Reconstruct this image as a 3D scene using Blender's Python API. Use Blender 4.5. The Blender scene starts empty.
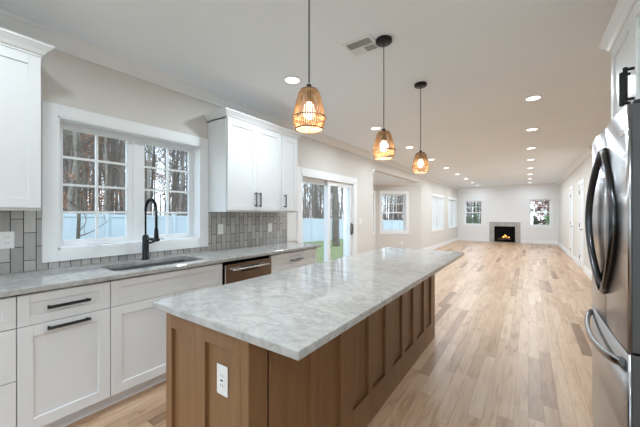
import bpy, bmesh, math, random
from mathutils import Vector, Matrix
random.seed(7)
PI = math.pi
S = bpy.context.scene
COL = S.collection

# ------------------------------------------------------------------ camera
H = 2.66          # ceiling height
F = 297.0
YAW = math.atan((528.5 - 320) / F)
cam_d = bpy.data.cameras.new('camera')
cam_d.sensor_width = 36.0
cam_d.lens = F / 640 * 36.0
cam_d.clip_start = 0.05
cam_d.clip_end = 400
cam_d.shift_y = 0.5 / 640
cam = bpy.data.objects.new('camera', cam_d)
COL.objects.link(cam)
cam.location = (0, 0, 1.32)
cam.rotation_euler = (PI / 2, 0, YAW)
S.camera = cam

# ------------------------------------------------------------------ colour management
S.view_settings.view_transform = 'Standard'
S.view_settings.look = 'None'
S.view_settings.gamma = 1
S.view_settings.use_curve_mapping = False
S.view_settings.exposure = 0.45

# ------------------------------------------------------------------ sky
SKY_STRENGTH = 2.7
DOWN_W = 13.0
wd = bpy.data.worlds.new('sky')
S.world = wd
wd.use_nodes = True
nt = wd.node_tree
nt.nodes.clear()
tc = nt.nodes.new('ShaderNodeTexCoord')
sx = nt.nodes.new('ShaderNodeSeparateXYZ')
rp = nt.nodes.new('ShaderNodeValToRGB')
rp.color_ramp.elements[0].position = 0.0
rp.color_ramp.elements[0].color = (0.80, 0.86, 0.93, 1)
rp.color_ramp.elements[1].position = 0.7
rp.color_ramp.elements[1].color = (0.42, 0.60, 0.86, 1)
e = rp.color_ramp.elements.new(0.25)
e.color = (0.62, 0.75, 0.92, 1)
bg = nt.nodes.new('ShaderNodeBackground')
bg.inputs['Strength'].default_value = SKY_STRENGTH
ow = nt.nodes.new('ShaderNodeOutputWorld')
nt.links.new(tc.outputs['Generated'], sx.inputs[0])
nt.links.new(sx.outputs['Z'], rp.inputs[0])
nt.links.new(rp.outputs[0], bg.inputs['Color'])
nt.links.new(bg.outputs[0], ow.inputs['Surface'])

# soft winter sun, high from the right side of the house
sun_d = bpy.data.lights.new('sun', 'SUN')
sun_d.energy = 1.6
sun_d.angle = 0.12
sun_d.color = (1.0, 0.95, 0.88)
sun = bpy.data.objects.new('sun', sun_d)
COL.objects.link(sun)
sun.rotation_euler = (math.radians(35), math.radians(28), 0)

S.cycles.use_denoising = True
S.cycles.max_bounces = 10
S.cycles.diffuse_bounces = 6
S.cycles.glossy_bounces = 5
S.cycles.transmission_bounces = 8
S.cycles.transparent_max_bounces = 12
S.cycles.sample_clamp_indirect = 6.0
S.cycles.caustics_reflective = False
S.cycles.caustics_refractive = False

# ------------------------------------------------------------------ material helpers
class N:
    """small node graph helper"""
    def __init__(self, name):
        self.m = bpy.data.materials.new(name)
        self.m.use_nodes = True
        self.t = self.m.node_tree
        self.b = self.t.nodes['Principled BSDF']
        self.o = self.t.nodes['Material Output']
    def n(self, typ, **kw):
        x = self.t.nodes.new(typ)
        for k, v in kw.items():
            setattr(x, k, v)
        return x
    def l(self, a, b):
        self.t.links.new(a, b)
    def math(self, op, a, b=None, clamp=False):
        x = self.n('ShaderNodeMath', operation=op)
        x.use_clamp = clamp
        for i, v in enumerate((a, b)):
            if v is None:
                continue
            if isinstance(v, (int, float)):
                x.inputs[i].default_value = v
            else:
                self.l(v, x.inputs[i])
        return x.outputs[0]
    def coord(self, scale=(1, 1, 1)):
        g = self.n('ShaderNodeNewGeometry')
        mp = self.n('ShaderNodeMapping')
        mp.inputs['Scale'].default_value = scale
        self.l(g.outputs['Position'], mp.inputs[0])
        return mp.outputs[0]
    def local(self, scale=(1, 1, 1)):
        g = self.n('ShaderNodeTexCoord')
        mp = self.n('ShaderNodeMapping')
        mp.inputs['Scale'].default_value = scale
        self.l(g.outputs['Object'], mp.inputs[0])
        return mp.outputs[0]
    def noise(self, vec, scale, detail=4, rough=0.5, dist=0.0):
        x = self.n('ShaderNodeTexNoise')
        x.inputs['Scale'].default_value = scale
        x.inputs['Detail'].default_value = detail
        x.inputs['Roughness'].default_value = rough
        x.inputs['Distortion'].default_value = dist
        self.l(vec, x.inputs['Vector'])
        return x.outputs['Fac']
    def ramp(self, fac, stops, interp='LINEAR'):
        x = self.n('ShaderNodeValToRGB')
        cr = x.color_ramp
        cr.interpolation = interp
        while len(cr.elements) < len(stops):
            cr.elements.new(0.5)
        for e, (p, c) in zip(cr.elements, stops):
            e.position = p
            e.color = (*c, 1) if len(c) == 3 else c
        self.l(fac, x.inputs[0])
        return x.outputs[0]
    def mix(self, fac, a, b, mode='MIX'):
        x = self.n('ShaderNodeMix', data_type='RGBA', blend_type=mode)
        for inp, v in ((x.inputs[0], fac), (x.inputs[6], a), (x.inputs[7], b)):
            if isinstance(v, (int, float)):
                inp.default_value = v
            elif isinstance(v, tuple):
                inp.default_value = (*v, 1)
            else:
                self.l(v, inp)
        return x.outputs[2]
    def bump(self, h, strength=0.2, dist=0.01):
        x = self.n('ShaderNodeBump')
        x.inputs['Strength'].default_value = strength
        x.inputs['Distance'].default_value = dist
        self.l(h, x.inputs['Height'])
        self.l(x.outputs[0], self.b.inputs['Normal'])

def srgb(r, g, b):
    def f(c):
        c /= 255
        return c / 12.92 if c <= 0.04045 else ((c + 0.055) / 1.055) ** 2.4
    return (f(r), f(g), f(b))

def plain(name, col, rough=0.5, metal=0.0, spec=0.5, noise=0.02, nscale=8):
    g = N(name)
    c = g.coord()
    f = g.noise(c, nscale, 3)
    lo = tuple(max(0, x * (1 - noise)) for x in col)
    hi = tuple(min(1, x * (1 + noise)) for x in col)
    g.l(g.ramp(f, [(0.3, lo), (0.7, hi)]), g.b.inputs['Base Color'])
    g.b.inputs['Roughness'].default_value = rough
    g.b.inputs['Metallic'].default_value = metal
    g.b.inputs['Specular IOR Level'].default_value = spec
    return g.m

M = {}
M['cabinet'] = plain('white cabinet paint', (0.75, 0.757, 0.765), 0.38, noise=0.008)
M['trim'] = plain('white trim paint', (0.84, 0.85, 0.86), 0.4, noise=0.01)
M['wall'] = plain('warm greige wall paint', (0.69, 0.66, 0.625), 0.75, spec=0.25, noise=0.012, nscale=2)
M['ceiling'] = plain('flat white ceiling paint', (0.86, 0.90, 0.945), 0.9, spec=0.1, noise=0.01, nscale=1.5)
M['black'] = plain('matt black metal', (0.004, 0.004, 0.006), 0.34, 0.0, 0.35)
M['blackplastic'] = plain('black plastic', (0.015, 0.015, 0.016), 0.5)
M['gap'] = plain('dark recess', (0.006, 0.006, 0.006), 0.9, spec=0.1)
M['plate'] = plain('white plastic plate', (0.82, 0.82, 0.80), 0.35)
M['toe'] = plain('grey toe kick paint', (0.78, 0.80, 0.82), 0.5)
M['duct'] = plain('grey duct metal', (0.40, 0.40, 0.40), 0.6)
M['chrome'] = plain('chrome', (0.75, 0.76, 0.77), 0.15, 1.0)
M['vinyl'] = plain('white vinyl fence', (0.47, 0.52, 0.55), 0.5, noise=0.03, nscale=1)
M['white_vinyl'] = plain('white vinyl frame', (0.82, 0.83, 0.84), 0.4)

def stainless(name, col, rough):
    g = N(name)
    c = g.coord((1, 1, 160))
    f = g.noise(c, 3, 3)
    g.l(g.ramp(f, [(0.2, tuple(x * 0.96 for x in col)), (0.8, tuple(min(1, x * 1.03) for x in col))]), g.b.inputs['Base Color'])
    g.b.inputs['Metallic'].default_value = 1
    g.b.inputs['Roughness'].default_value = rough
    g.bump(g.noise(g.coord((2.2, 2.2, 1.2)), 2.5, 1), 0.05, 0.02)
    return g.m
M['steel'] = stainless('brushed stainless steel', (0.38, 0.38, 0.385), 0.24)
M['sinksteel'] = stainless('sink steel', (0.50, 0.50, 0.50), 0.35)
M['dwsteel'] = stainless('dishwasher steel', (0.52, 0.50, 0.49), 0.2)
M['handle_steel'] = stainless('dark steel handle', (0.085, 0.085, 0.09), 0.2)
M['handle_bright'] = stainless('bright steel handle', (0.22, 0.22, 0.22), 0.22)
M['fridge_side'] = plain('dark grey fridge side', (0.075, 0.075, 0.078), 0.3)

def glass(name):
    g = N(name)
    tr = g.n('ShaderNodeBsdfTransparent')
    tr.inputs[0].default_value = (0.96, 0.98, 0.98, 1)
    gl = g.n('ShaderNodeBsdfGlossy')
    gl.inputs['Roughness'].default_value = 0.02
    lw = g.n('ShaderNodeLayerWeight')
    lw.inputs['Blend'].default_value = 0.5
    fac = g.math('ADD', g.math('MULTIPLY', g.math('POWER', lw.outputs['Facing'], 5.0), 0.7), 0.03)
    mx = g.n('ShaderNodeMixShader')
    g.l(fac, mx.inputs[0])
    g.l(tr.outputs[0], mx.inputs[1])
    g.l(gl.outputs[0], mx.inputs[2])
    g.l(mx.outputs[0], g.o.inputs['Surface'])
    return g.m
M['glass'] = glass('window glass')

def emit(name, col, s):
    g = N(name)
    g.b.inputs['Base Color'].default_value = (*col, 1)
    g.b.inputs['Emission Color'].default_value = (*col, 1)
    g.b.inputs['Emission Strength'].default_value = s
    return g.m
M['lens'] = emit('lit downlight lens', (1, 0.98, 0.94), 4.0)
M['bulb'] = emit('lit bulb', (1, 0.95, 0.88), 2.6)
M['flame'] = emit('flame', (1, 0.42, 0.1), 4.0)

def sheer():
    g = N('sheer white sheet')
    tr = g.n('ShaderNodeBsdfTranslucent'); tr.inputs[0].default_value = (1.0, 0.97, 0.93, 1)
    tp = g.n('ShaderNodeBsdfTransparent')
    g.b.inputs['Base Color'].default_value = (0.85, 0.86, 0.88, 1); g.b.inputs['Roughness'].default_value = 0.9
    m1 = g.n('ShaderNodeMixShader'); m1.inputs[0].default_value = 0.6
    g.l(g.b.outputs[0], m1.inputs[1]); g.l(tr.outputs[0], m1.inputs[2])
    m2 = g.n('ShaderNodeMixShader'); m2.inputs[0].default_value = 0.2
    g.l(m1.outputs[0], m2.inputs[1]); g.l(tp.outputs[0], m2.inputs[2])
    g.l(m2.outputs[0], g.o.inputs['Surface'])
    return g.m
M['pane_sheet'] = sheer()

# oak floor: boards run along Y
def floor_mat():
    g = N('oak strip floor')
    W_, L_ = 0.083, 1.0
    p = g.n('ShaderNodeSeparateXYZ')
    g.l(g.coord(), p.inputs[0])
    xr = g.math('DIVIDE', p.outputs['X'], W_)
    row = g.math('FLOOR', xr)
    wn = g.n('ShaderNodeTexWhiteNoise', noise_dimensions='1D')
    g.l(row, wn.inputs['W'])
    yy = g.math('ADD', g.math('DIVIDE', p.outputs['Y'], L_), g.math('MULTIPLY', wn.outputs['Value'], 9.7))
    brd = g.math('FLOOR', yy)
    cv = g.n('ShaderNodeCombineXYZ')
    g.l(row, cv.inputs[0]); g.l(brd, cv.inputs[1])
    wn2 = g.n('ShaderNodeTexWhiteNoise', noise_dimensions='3D')
    g.l(cv.outputs[0], wn2.inputs['Vector'])
    rnd = wn2.outputs['Value']
    base = g.ramp(rnd, [(0.0, (0.26, 0.155, 0.09)), (0.035, (0.38, 0.24, 0.15)), (0.12, (0.50, 0.335, 0.22)),
                        (0.5, (0.565, 0.39, 0.265)), (0.85, (0.605, 0.43, 0.30)), (1.0, (0.65, 0.49, 0.36))])
    # grain, shifted per board
    off = g.n('ShaderNodeVectorMath', operation='MULTIPLY_ADD')
    g.l(wn2.outputs['Color'], off.inputs[0])
    off.inputs[1].default_value = (30, 30, 30)
    mp = g.coord((60, 3.0, 1))
    g.l(mp, off.inputs[2])
    gr = g.noise(off.outputs[0], 1.0, 5, 0.6, 1.2)
    grc = g.ramp(gr, [(0.28, (0.70, 0.62, 0.54)), (0.5, (1, 1, 1)), (0.72, (0.98, 0.93, 0.87))])
    c1 = g.mix(0.75, base, grc, 'MULTIPLY')
    off2 = g.n('ShaderNodeVectorMath', operation='MULTIPLY_ADD')
    g.l(wn2.outputs['Color'], off2.inputs[0])
    off2.inputs[1].default_value = (17, 17, 17)
    g.l(g.coord((9, 1.4, 1)), off2.inputs[2])
    bl = g.noise(off2.outputs[0], 1.0, 3, 0.5, 2.0)
    c2 = g.mix(0.7, c1, g.ramp(bl, [(0.35, (1.04, 1.04, 1.04)), (0.55, (0.93, 0.88, 0.83)), (0.70, (0.66, 0.53, 0.41))]), 'MULTIPLY')
    fx = g.math('FRACT', xr)
    ex = g.math('MINIMUM', fx, g.math('SUBTRACT', 1.0, fx))
    fy = g.math('FRACT', yy)
    ey = g.math('MULTIPLY', g.math('MINIMUM', fy, g.math('SUBTRACT', 1.0, fy)), L_ / W_)
    ed = g.math('MINIMUM', ex, ey)
    seam = g.ramp(ed, [(0.0, (0.55, 0.46, 0.38)), (0.022, (1, 1, 1))])
    c3 = g.mix(1.0, c2, seam, 'MULTIPLY')
    g.l(c3, g.b.inputs['Base Color'])
    g.b.inputs['Roughness'].default_value = 0.36
    g.b.inputs['Specular IOR Level'].default_value = 0.4
    g.bump(g.ramp(ed, [(0, (0, 0, 0)), (0.03, (1, 1, 1))]), 0.15, 0.002)
    return g.m
M['floor'] = floor_mat()

def marble_mat():
    g = N('grey veined white marble')
    c = g.coord((1, 1.6, 1))
    big = g.noise(c, 1.6, 6, 0.62, 1.6)
    fine = g.noise(c, 9, 8, 0.68, 1.0)
    base = g.ramp(fine, [(0.3, (0.38, 0.375, 0.36)), (0.6, (0.495, 0.488, 0.47)), (0.8, (0.54, 0.532, 0.515))])
    v = g.math('ABSOLUTE', g.math('SUBTRACT', g.noise(c, 3.2, 8, 0.62, 2.4), 0.5))
    vein = g.ramp(v, [(0.0, (0.78, 0.78, 0.78)), (0.02, (0.92, 0.92, 0.92)), (0.06, (1, 1, 1))])
    tone = g.ramp(big, [(0.35, (0.90, 0.905, 0.91)), (0.6, (1, 1, 1))])
    c1 = g.mix(1.0, base, vein, 'MULTIPLY')
    g.l(g.mix(1.0, c1, tone, 'MULTIPLY'), g.b.inputs['Base Color'])
    g.b.inputs['Roughness'].default_value = 0.07
    return g.m
M['marble'] = marble_mat()

def brown_wood():
    g = N('brown stained maple')
    c = g.coord((9, 9, 0.9))
    f = g.noise(c, 2.0, 5, 0.6, 0.8)
    b = g.noise(g.coord((2, 2, 1.2)), 1.4, 3, 0.5)
    c1 = g.ramp(f, [(0.25, (0.200, 0.102, 0.043)), (0.55, (0.260, 0.138, 0.060)), (0.8, (0.305, 0.166, 0.076))])
    g.l(g.mix(0.8, c1, g.ramp(b, [(0.3, (0.84, 0.86, 0.88)), (0.7, (1.06, 1.0, 0.96))]), 'MULTIPLY'), g.b.inputs['Base Color'])
    g.b.inputs['Roughness'].default_value = 0.42
    return g.m
M['brown'] = brown_wood()

def tile_mat():
    """upright tiles 65 x 200 mm in half bond on a wall that runs along Y"""
    g = N('grey upright subway tile')
    TW, TH = 0.0655, 0.196
    p = g.n('ShaderNodeSeparateXYZ')
    g.l(g.coord(), p.inputs[0])
    yr = g.math('DIVIDE', g.math('ADD', p.outputs['Y'], 0.0143), TW)
    colm = g.math('FLOOR', yr)
    par = g.math('MODULO', g.math('ADD', colm, 100.0), 2.0)
    zr = g.math('ADD', g.math('DIVIDE', g.math('ADD', p.outputs['Z'], 0.185), TH), g.math('MULTIPLY', par, 0.5))
    cell = g.math('FLOOR', zr)
    cv = g.n('ShaderNodeCombineXYZ')
    g.l(colm, cv.inputs[0]); g.l(cell, cv.inputs[1])
    wn = g.n('ShaderNodeTexWhiteNoise', noise_dimensions='3D')
    g.l(cv.outputs[0], wn.inputs['Vector'])
    tc = g.ramp(wn.outputs['Value'], [(0, (0.36, 0.35, 0.335)), (0.5, (0.44, 0.43, 0.415)), (1, (0.52, 0.51, 0.49))])
    mott = g.ramp(g.noise(g.coord((30, 30, 10)), 1, 4), [(0.3, (0.9, 0.9, 0.9)), (0.7, (1.03, 1.03, 1.03))])
    tc = g.mix(0.8, tc, mott, 'MULTIPLY')
    fy = g.math('FRACT', yr); fz = g.math('FRACT', zr)
    ey = g.math('MULTIPLY', g.math('MINIMUM', fy, g.math('SUBTRACT', 1.0, fy)), TW)
    ez = g.math('MULTIPLY', g.math('MINIMUM', fz, g.math('SUBTRACT', 1.0, fz)), TH)
    ed = g.math('MINIMUM', ey, ez)
    k = g.math('GREATER_THAN', ed, 0.0024)
    g.l(g.mix(k, (0.03, 0.029, 0.028), tc), g.b.inputs['Base Color'])
    g.b.inputs['Roughness'].default_value = 0.22
    g.bump(g.ramp(g.math('MULTIPLY', ed, 100.0), [(0.1, (0, 0, 0)), (0.4, (1, 1, 1))]), 0.4, 0.003)
    return g.m
M['tile'] = tile_mat()

def line_mat(name, col, pitch, groove, rough=0.5, dark=0.6):
    g = N(name)
    p = g.n('ShaderNodeSeparateXYZ')
    g.l(g.coord(), p.inputs[0])
    fz = g.math('FRACT', g.math('DIVIDE', g.math('ADD', p.outputs['Z'], 5.0), pitch))
    k = g.math('GREATER_THAN', g.math('MULTIPLY', fz, pitch), groove)
    g.l(g.mix(k, tuple(x * dark for x in col), col), g.b.inputs['Base Color'])
    g.b.inputs['Roughness'].default_value = rough
    g.bump(fz, 0.5, 0.01)
    return g.m
M['shiplap'] = line_mat('white shiplap boards', (0.83, 0.835, 0.85), 0.14, 0.004, 0.6, 0.8)
M['siding'] = line_mat('pale lap siding', (0.55, 0.62, 0.68), 0.11, 0.012, 0.6, 0.55)

def ground_mat(name, a, b, s):
    g = N(name)
    f = g.noise(g.coord(), s, 6, 0.65)
    g.l(g.ramp(f, [(0.3, a), (0.7, b)]), g.b.inputs['Base Color'])
    g.b.inputs['Roughness'].default_value = 0.95
    g.bump(f, 0.6, 0.05)
    return g.m
M['lawn'] = ground_mat('short green lawn', (0.10, 0.125, 0.035), (0.22, 0.23, 0.08), 5)
M['litter'] = ground_mat('leaf litter', (0.16, 0.11, 0.07), (0.36, 0.27, 0.19), 3)
M['asphalt'] = ground_mat('pale road', (0.42, 0.42, 0.42), (0.5, 0.5, 0.5), 6)
M['bark'] = ground_mat('grey brown bark', (0.055, 0.044, 0.033), (0.19, 0.155, 0.12), 6)
M['bark2'] = ground_mat('pale bark', (0.10, 0.088, 0.072), (0.26, 0.23, 0.19), 6)
M['russet'] = ground_mat('russet leaves', (0.22, 0.10, 0.06), (0.42, 0.22, 0.13), 3)
M['redleaf'] = ground_mat('red brown leaves', (0.16, 0.05, 0.045), (0.30, 0.10, 0.08), 3)
M['brush'] = ground_mat('brown brush', (0.11, 0.085, 0.06), (0.25, 0.20, 0.14), 3)
M['hedge'] = ground_mat('dark green leaves', (0.035, 0.06, 0.025), (0.11, 0.16, 0.07), 4)
M['hedge2'] = ground_mat('mid green leaves', (0.10, 0.17, 0.07), (0.22, 0.30, 0.13), 4)
M['stone'] = ground_mat('grey stone tile', (0.36, 0.34, 0.32), (0.52, 0.50, 0.48), 7)
M['log'] = ground_mat('charred log', (0.03, 0.02, 0.015), (0.16, 0.10, 0.06), 14)

def woven():
    g = N('woven honey cane')
    f = g.noise(g.coord((60, 60, 18)), 1.5, 4)
    col = g.ramp(f, [(0.3, (0.36, 0.21, 0.09)), (0.7, (0.60, 0.39, 0.20))])
    g.l(col, g.b.inputs['Base Color'])
    g.b.inputs['Roughness'].default_value = 0.6
    tr = g.n('ShaderNodeBsdfTranslucent')
    g.l(col, tr.inputs[0])
    mx = g.n('ShaderNodeMixShader')
    mx.inputs[0].default_value = 0.35
    g.l(g.b.outputs[0], mx.inputs[1]); g.l(tr.outputs[0], mx.inputs[2])
    g.l(mx.outputs[0], g.o.inputs['Surface'])
    return g.m
M['cane'] = woven()
M['cane_dark'] = plain('dark cane binding', (0.16, 0.075, 0.03), 0.6)

# ------------------------------------------------------------------ mesh helpers
class B:
    """collects shapes (world coordinates) for ONE mesh"""
    def __init__(self):
        self.b = bmesh.new()
    def box(self, x0, x1, y0, y1, z0, z1, bev=0.0, seg=1):
        x0, x1 = min(x0, x1), max(x0, x1); y0, y1 = min(y0, y1), max(y0, y1); z0, z1 = min(z0, z1), max(z0, z1)
        t = bmesh.new()
        v = [t.verts.new((x, y, z)) for x in (x0, x1) for y in (y0, y1) for z in (z0, z1)]
        for f in ((0, 1, 3, 2), (4, 6, 7, 5), (0, 4, 5, 1), (2, 3, 7, 6), (0, 2, 6, 4), (1, 5, 7, 3)):
            t.faces.new([v[i] for i in f])
        if bev > 0:
            bmesh.ops.bevel(t, geom=list(t.edges), offset=bev, segments=seg, affect='EDGES', profile=0.5)
        self.add(t)
        return self
    def add(self, t, mat=None):
        t.verts.index_update()
        vs = [self.b.verts.new((mat @ v.co) if mat else v.co) for v in t.verts]
        for f in t.faces:
            try:
                nf = self.b.faces.new([vs[v.index] for v in f.verts]); nf.smooth = f.smooth
            except ValueError:
                pass
        t.free()
    def prism(self, pts, vec, smooth=False):
        """polygon pts (3D, list) extruded by vec"""
        a = [self.b.verts.new(p) for p in pts]
        c = [self.b.verts.new(Vector(p) + Vector(vec)) for p in pts]
        n = len(pts)
        self.b.faces.new(a); self.b.faces.new(list(reversed(c)))
        for i in range(n):
            f = self.b.faces.new((a[i], c[i], c[(i + 1) % n], a[(i + 1) % n])); f.smooth = smooth
        return self
    def tube(self, pts, rad, n=10, caps=True, smooth=True, flat=None):
        pts = [Vector(p) for p in pts]
        rs = rad if isinstance(rad, (list, tuple)) else [rad] * len(pts)
        rings = []
        up = Vector((0, 0, 1))
        d0 = (pts[1] - pts[0]).normalized()
        if abs(d0.dot(up)) > 0.9:
            up = Vector((1, 0, 0))
        u = d0.cross(up).normalized()
        for i, p in enumerate(pts):
            d = (pts[min(i + 1, len(pts) - 1)] - pts[max(i - 1, 0)]).normalized()
            u = (u - d * u.dot(d)).normalized()
            w = d.cross(u)
            r1, r2 = (rs[i], rs[i]) if flat is None else flat
            rings.append([self.b.verts.new(p + u * (r1 * math.cos(2 * PI * k / n)) + w * (r2 * math.sin(2 * PI * k / n))) for k in range(n)])
        for i in range(len(rings) - 1):
            for k in range(n):
                f = self.b.faces.new((rings[i][k], rings[i][(k + 1) % n], rings[i + 1][(k + 1) % n], rings[i + 1][k])); f.smooth = smooth
        if caps and n > 2:
            self.b.faces.new(list(reversed(rings[0]))); self.b.faces.new(rings[-1])
        return self
    def lathe(self, prof, c, n=24, smooth=True):
        rings = []
        for r, z in prof:
            if r < 1e-5:
                rings.append([self.b.verts.new((c[0], c[1], c[2] + z))])
            else:
                rings.append([self.b.verts.new((c[0] + r * math.cos(2 * PI * k / n), c[1] + r * math.sin(2 * PI * k / n), c[2] + z)) for k in range(n)])
        for a, b in zip(rings, rings[1:]):
            for k in range(n):
                q = [a[k % len(a)], a[(k + 1) % len(a)], b[(k + 1) % len(b)], b[k % len(b)]]
                q2 = []
                for v in q:
                    if v not in q2:
                        q2.append(v)
                if len(q2) > 2:
                    f = self.b.faces.new(q2); f.smooth = smooth
        return self
    def sweep(self, path, prof, closed=False):
        """prof: list of (offset to the left of the path, z). path: list of (x,y)"""
        P = [Vector((p[0], p[1])) for p in path]
        sec = []
        for i, p in enumerate(P):
            d1 = (P[i] - P[i - 1]).normalized() if i > 0 else (P[1] - P[0]).normalized()
            d2 = (P[i + 1] - P[i]).normalized() if i < len(P) - 1 else d1
            n1 = Vector((-d1.y, d1.x)); n2 = Vector((-d2.y, d2.x))
            m = (n1 + n2).normalized()
            m = m / max(0.3, m.dot(n1))
            sec.append([self.b.verts.new((p.x + m.x * o, p.y + m.y * o, z)) for o, z in prof])
        n = len(prof)
        for a, b in zip(sec, sec[1:]):
            for k in range(n):
                self.b.faces.new((a[k], a[(k + 1) % n], b[(k + 1) % n], b[k]))
        self.b.faces.new(sec[0]); self.b.faces.new(list(reversed(sec[-1])))
        return self
    def mesh(self, name, mat, off=(0, 0, 0)):
        bmesh.ops.translate(self.b, verts=self.b.verts, vec=-Vector(off))
        bmesh.ops.recalc_face_normals(self.b, faces=self.b.faces)
        me = bpy.data.meshes.new(name)
        self.b.to_mesh(me); self.b.free()
        me.materials.append(mat)
        return me

def wloc(o):
    v = Vector((0, 0, 0))
    while o is not None:
        v += o.location; o = o.parent
    return v

def obj(name, b, mat, parent=None, loc=None):
    """one mesh object; shapes are given in world coordinates, loc = where its origin goes"""
    base = wloc(parent) if parent else Vector((0, 0, 0))
    org = Vector(loc) if loc is not None else base
    o = bpy.data.objects.new(name, b.mesh(name, mat, org))
    COL.objects.link(o)
    o.location = org - base
    o.parent = parent
    return o

def tag(o, label, cat, group=None, kind=None):
    o['label'] = label; o['category'] = cat
    if group: o['group'] = group
    if kind: o['kind'] = kind
    return o

def thing(name, label, cat, loc=(0, 0, 0), group=None):
    o = bpy.data.objects.new(name, None)
    o.empty_display_size = 0.1
    COL.objects.link(o); o.location = loc
    return tag(o, label, cat, group)

def struct(name, b, mat, label=None, loc=(0, 0, 0)):
    o = obj(name, b, mat, None, loc)
    o['kind'] = 'structure'
    if label: o['label'] = label
    return o

def sroot(name, label, loc):
    o = bpy.data.objects.new(name, None)
    COL.objects.link(o); o.location = loc
    o['kind'] = 'structure'; o['label'] = label
    return o

def copy_tree(o, parent=None):
    c = o.copy(); COL.objects.link(c); c.parent = parent
    for ch in list(o.children):
        if ch.type == 'LIGHT' or True:
            copy_tree(ch, c)
    return c

class Fr:
    """local frame on a wall: u along the wall, w towards the room, z up"""
    def __init__(self, p0, p1, room_left=True):
        self.p = Vector((p0[0], p0[1], 0))
        d = Vector((p1[0] - p0[0], p1[1] - p0[1], 0))
        self.L = d.length
        self.u = d.normalized()
        self.w = Vector((-self.u.y, self.u.x, 0)) * (1 if room_left else -1)
    def at(self, u, w, z):
        return self.p + self.u * u + self.w * w + Vector((0, 0, z))
    def box(self, b, u0, u1, w0, w1, z0, z1, bev=0.0):
        t = bmesh.new()
        v = [t.verts.new((x, y, z)) for x in sorted((u0, u1)) for y in sorted((w0, w1)) for z in sorted((z0, z1))]
        for f in ((0, 1, 3, 2), (4, 6, 7, 5), (0, 4, 5, 1), (2, 3, 7, 6), (0, 2, 6, 4), (1, 5, 7, 3)):
            t.faces.new([v[i] for i in f])
        if bev:
            bmesh.ops.bevel(t, geom=list(t.edges), offset=bev, segments=1, affect='EDGES')
        mt = Matrix(((self.u.x, self.w.x, 0, self.p.x), (self.u.y, self.w.y, 0, self.p.y), (0, 0, 1, 0), (0, 0, 0, 1)))
        b.add(t, mt)

def wall_boxes(fr, b, u0, u1, w0, w1, z0, z1, holes):
    holes = sorted(holes)
    cu = u0
    for (a, c, lo, hi) in holes:
        if a > cu: fr.box(b, cu, a, w0, w1, z0, z1)
        if lo > z0: fr.box(b, a, c, w0, w1, z0, lo)
        if hi < z1: fr.box(b, a, c, w0, w1, hi, z1)
        cu = c
    if cu < u1: fr.box(b, cu, u1, w0, w1, z0, z1)

TH = 0.16
def wall(name, fr, z0, z1, holes=(), mat='wall', ext=True, u0=0.0, u1=None, label=None):
    u1 = fr.L if u1 is None else u1
    b = B(); wall_boxes(fr, b, u0, u1, -TH + (0.02 if ext else 0), 0, z0, z1, holes)
    o = struct(name, b, M[mat], label)
    if ext:
        b = B(); wall_boxes(fr, b, u0, u1, -TH - 0.01, -TH + 0.02, -0.9, z1 + 0.1, holes)
        s = obj('exterior_siding', b, M['siding'], o)
    return o

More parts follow.
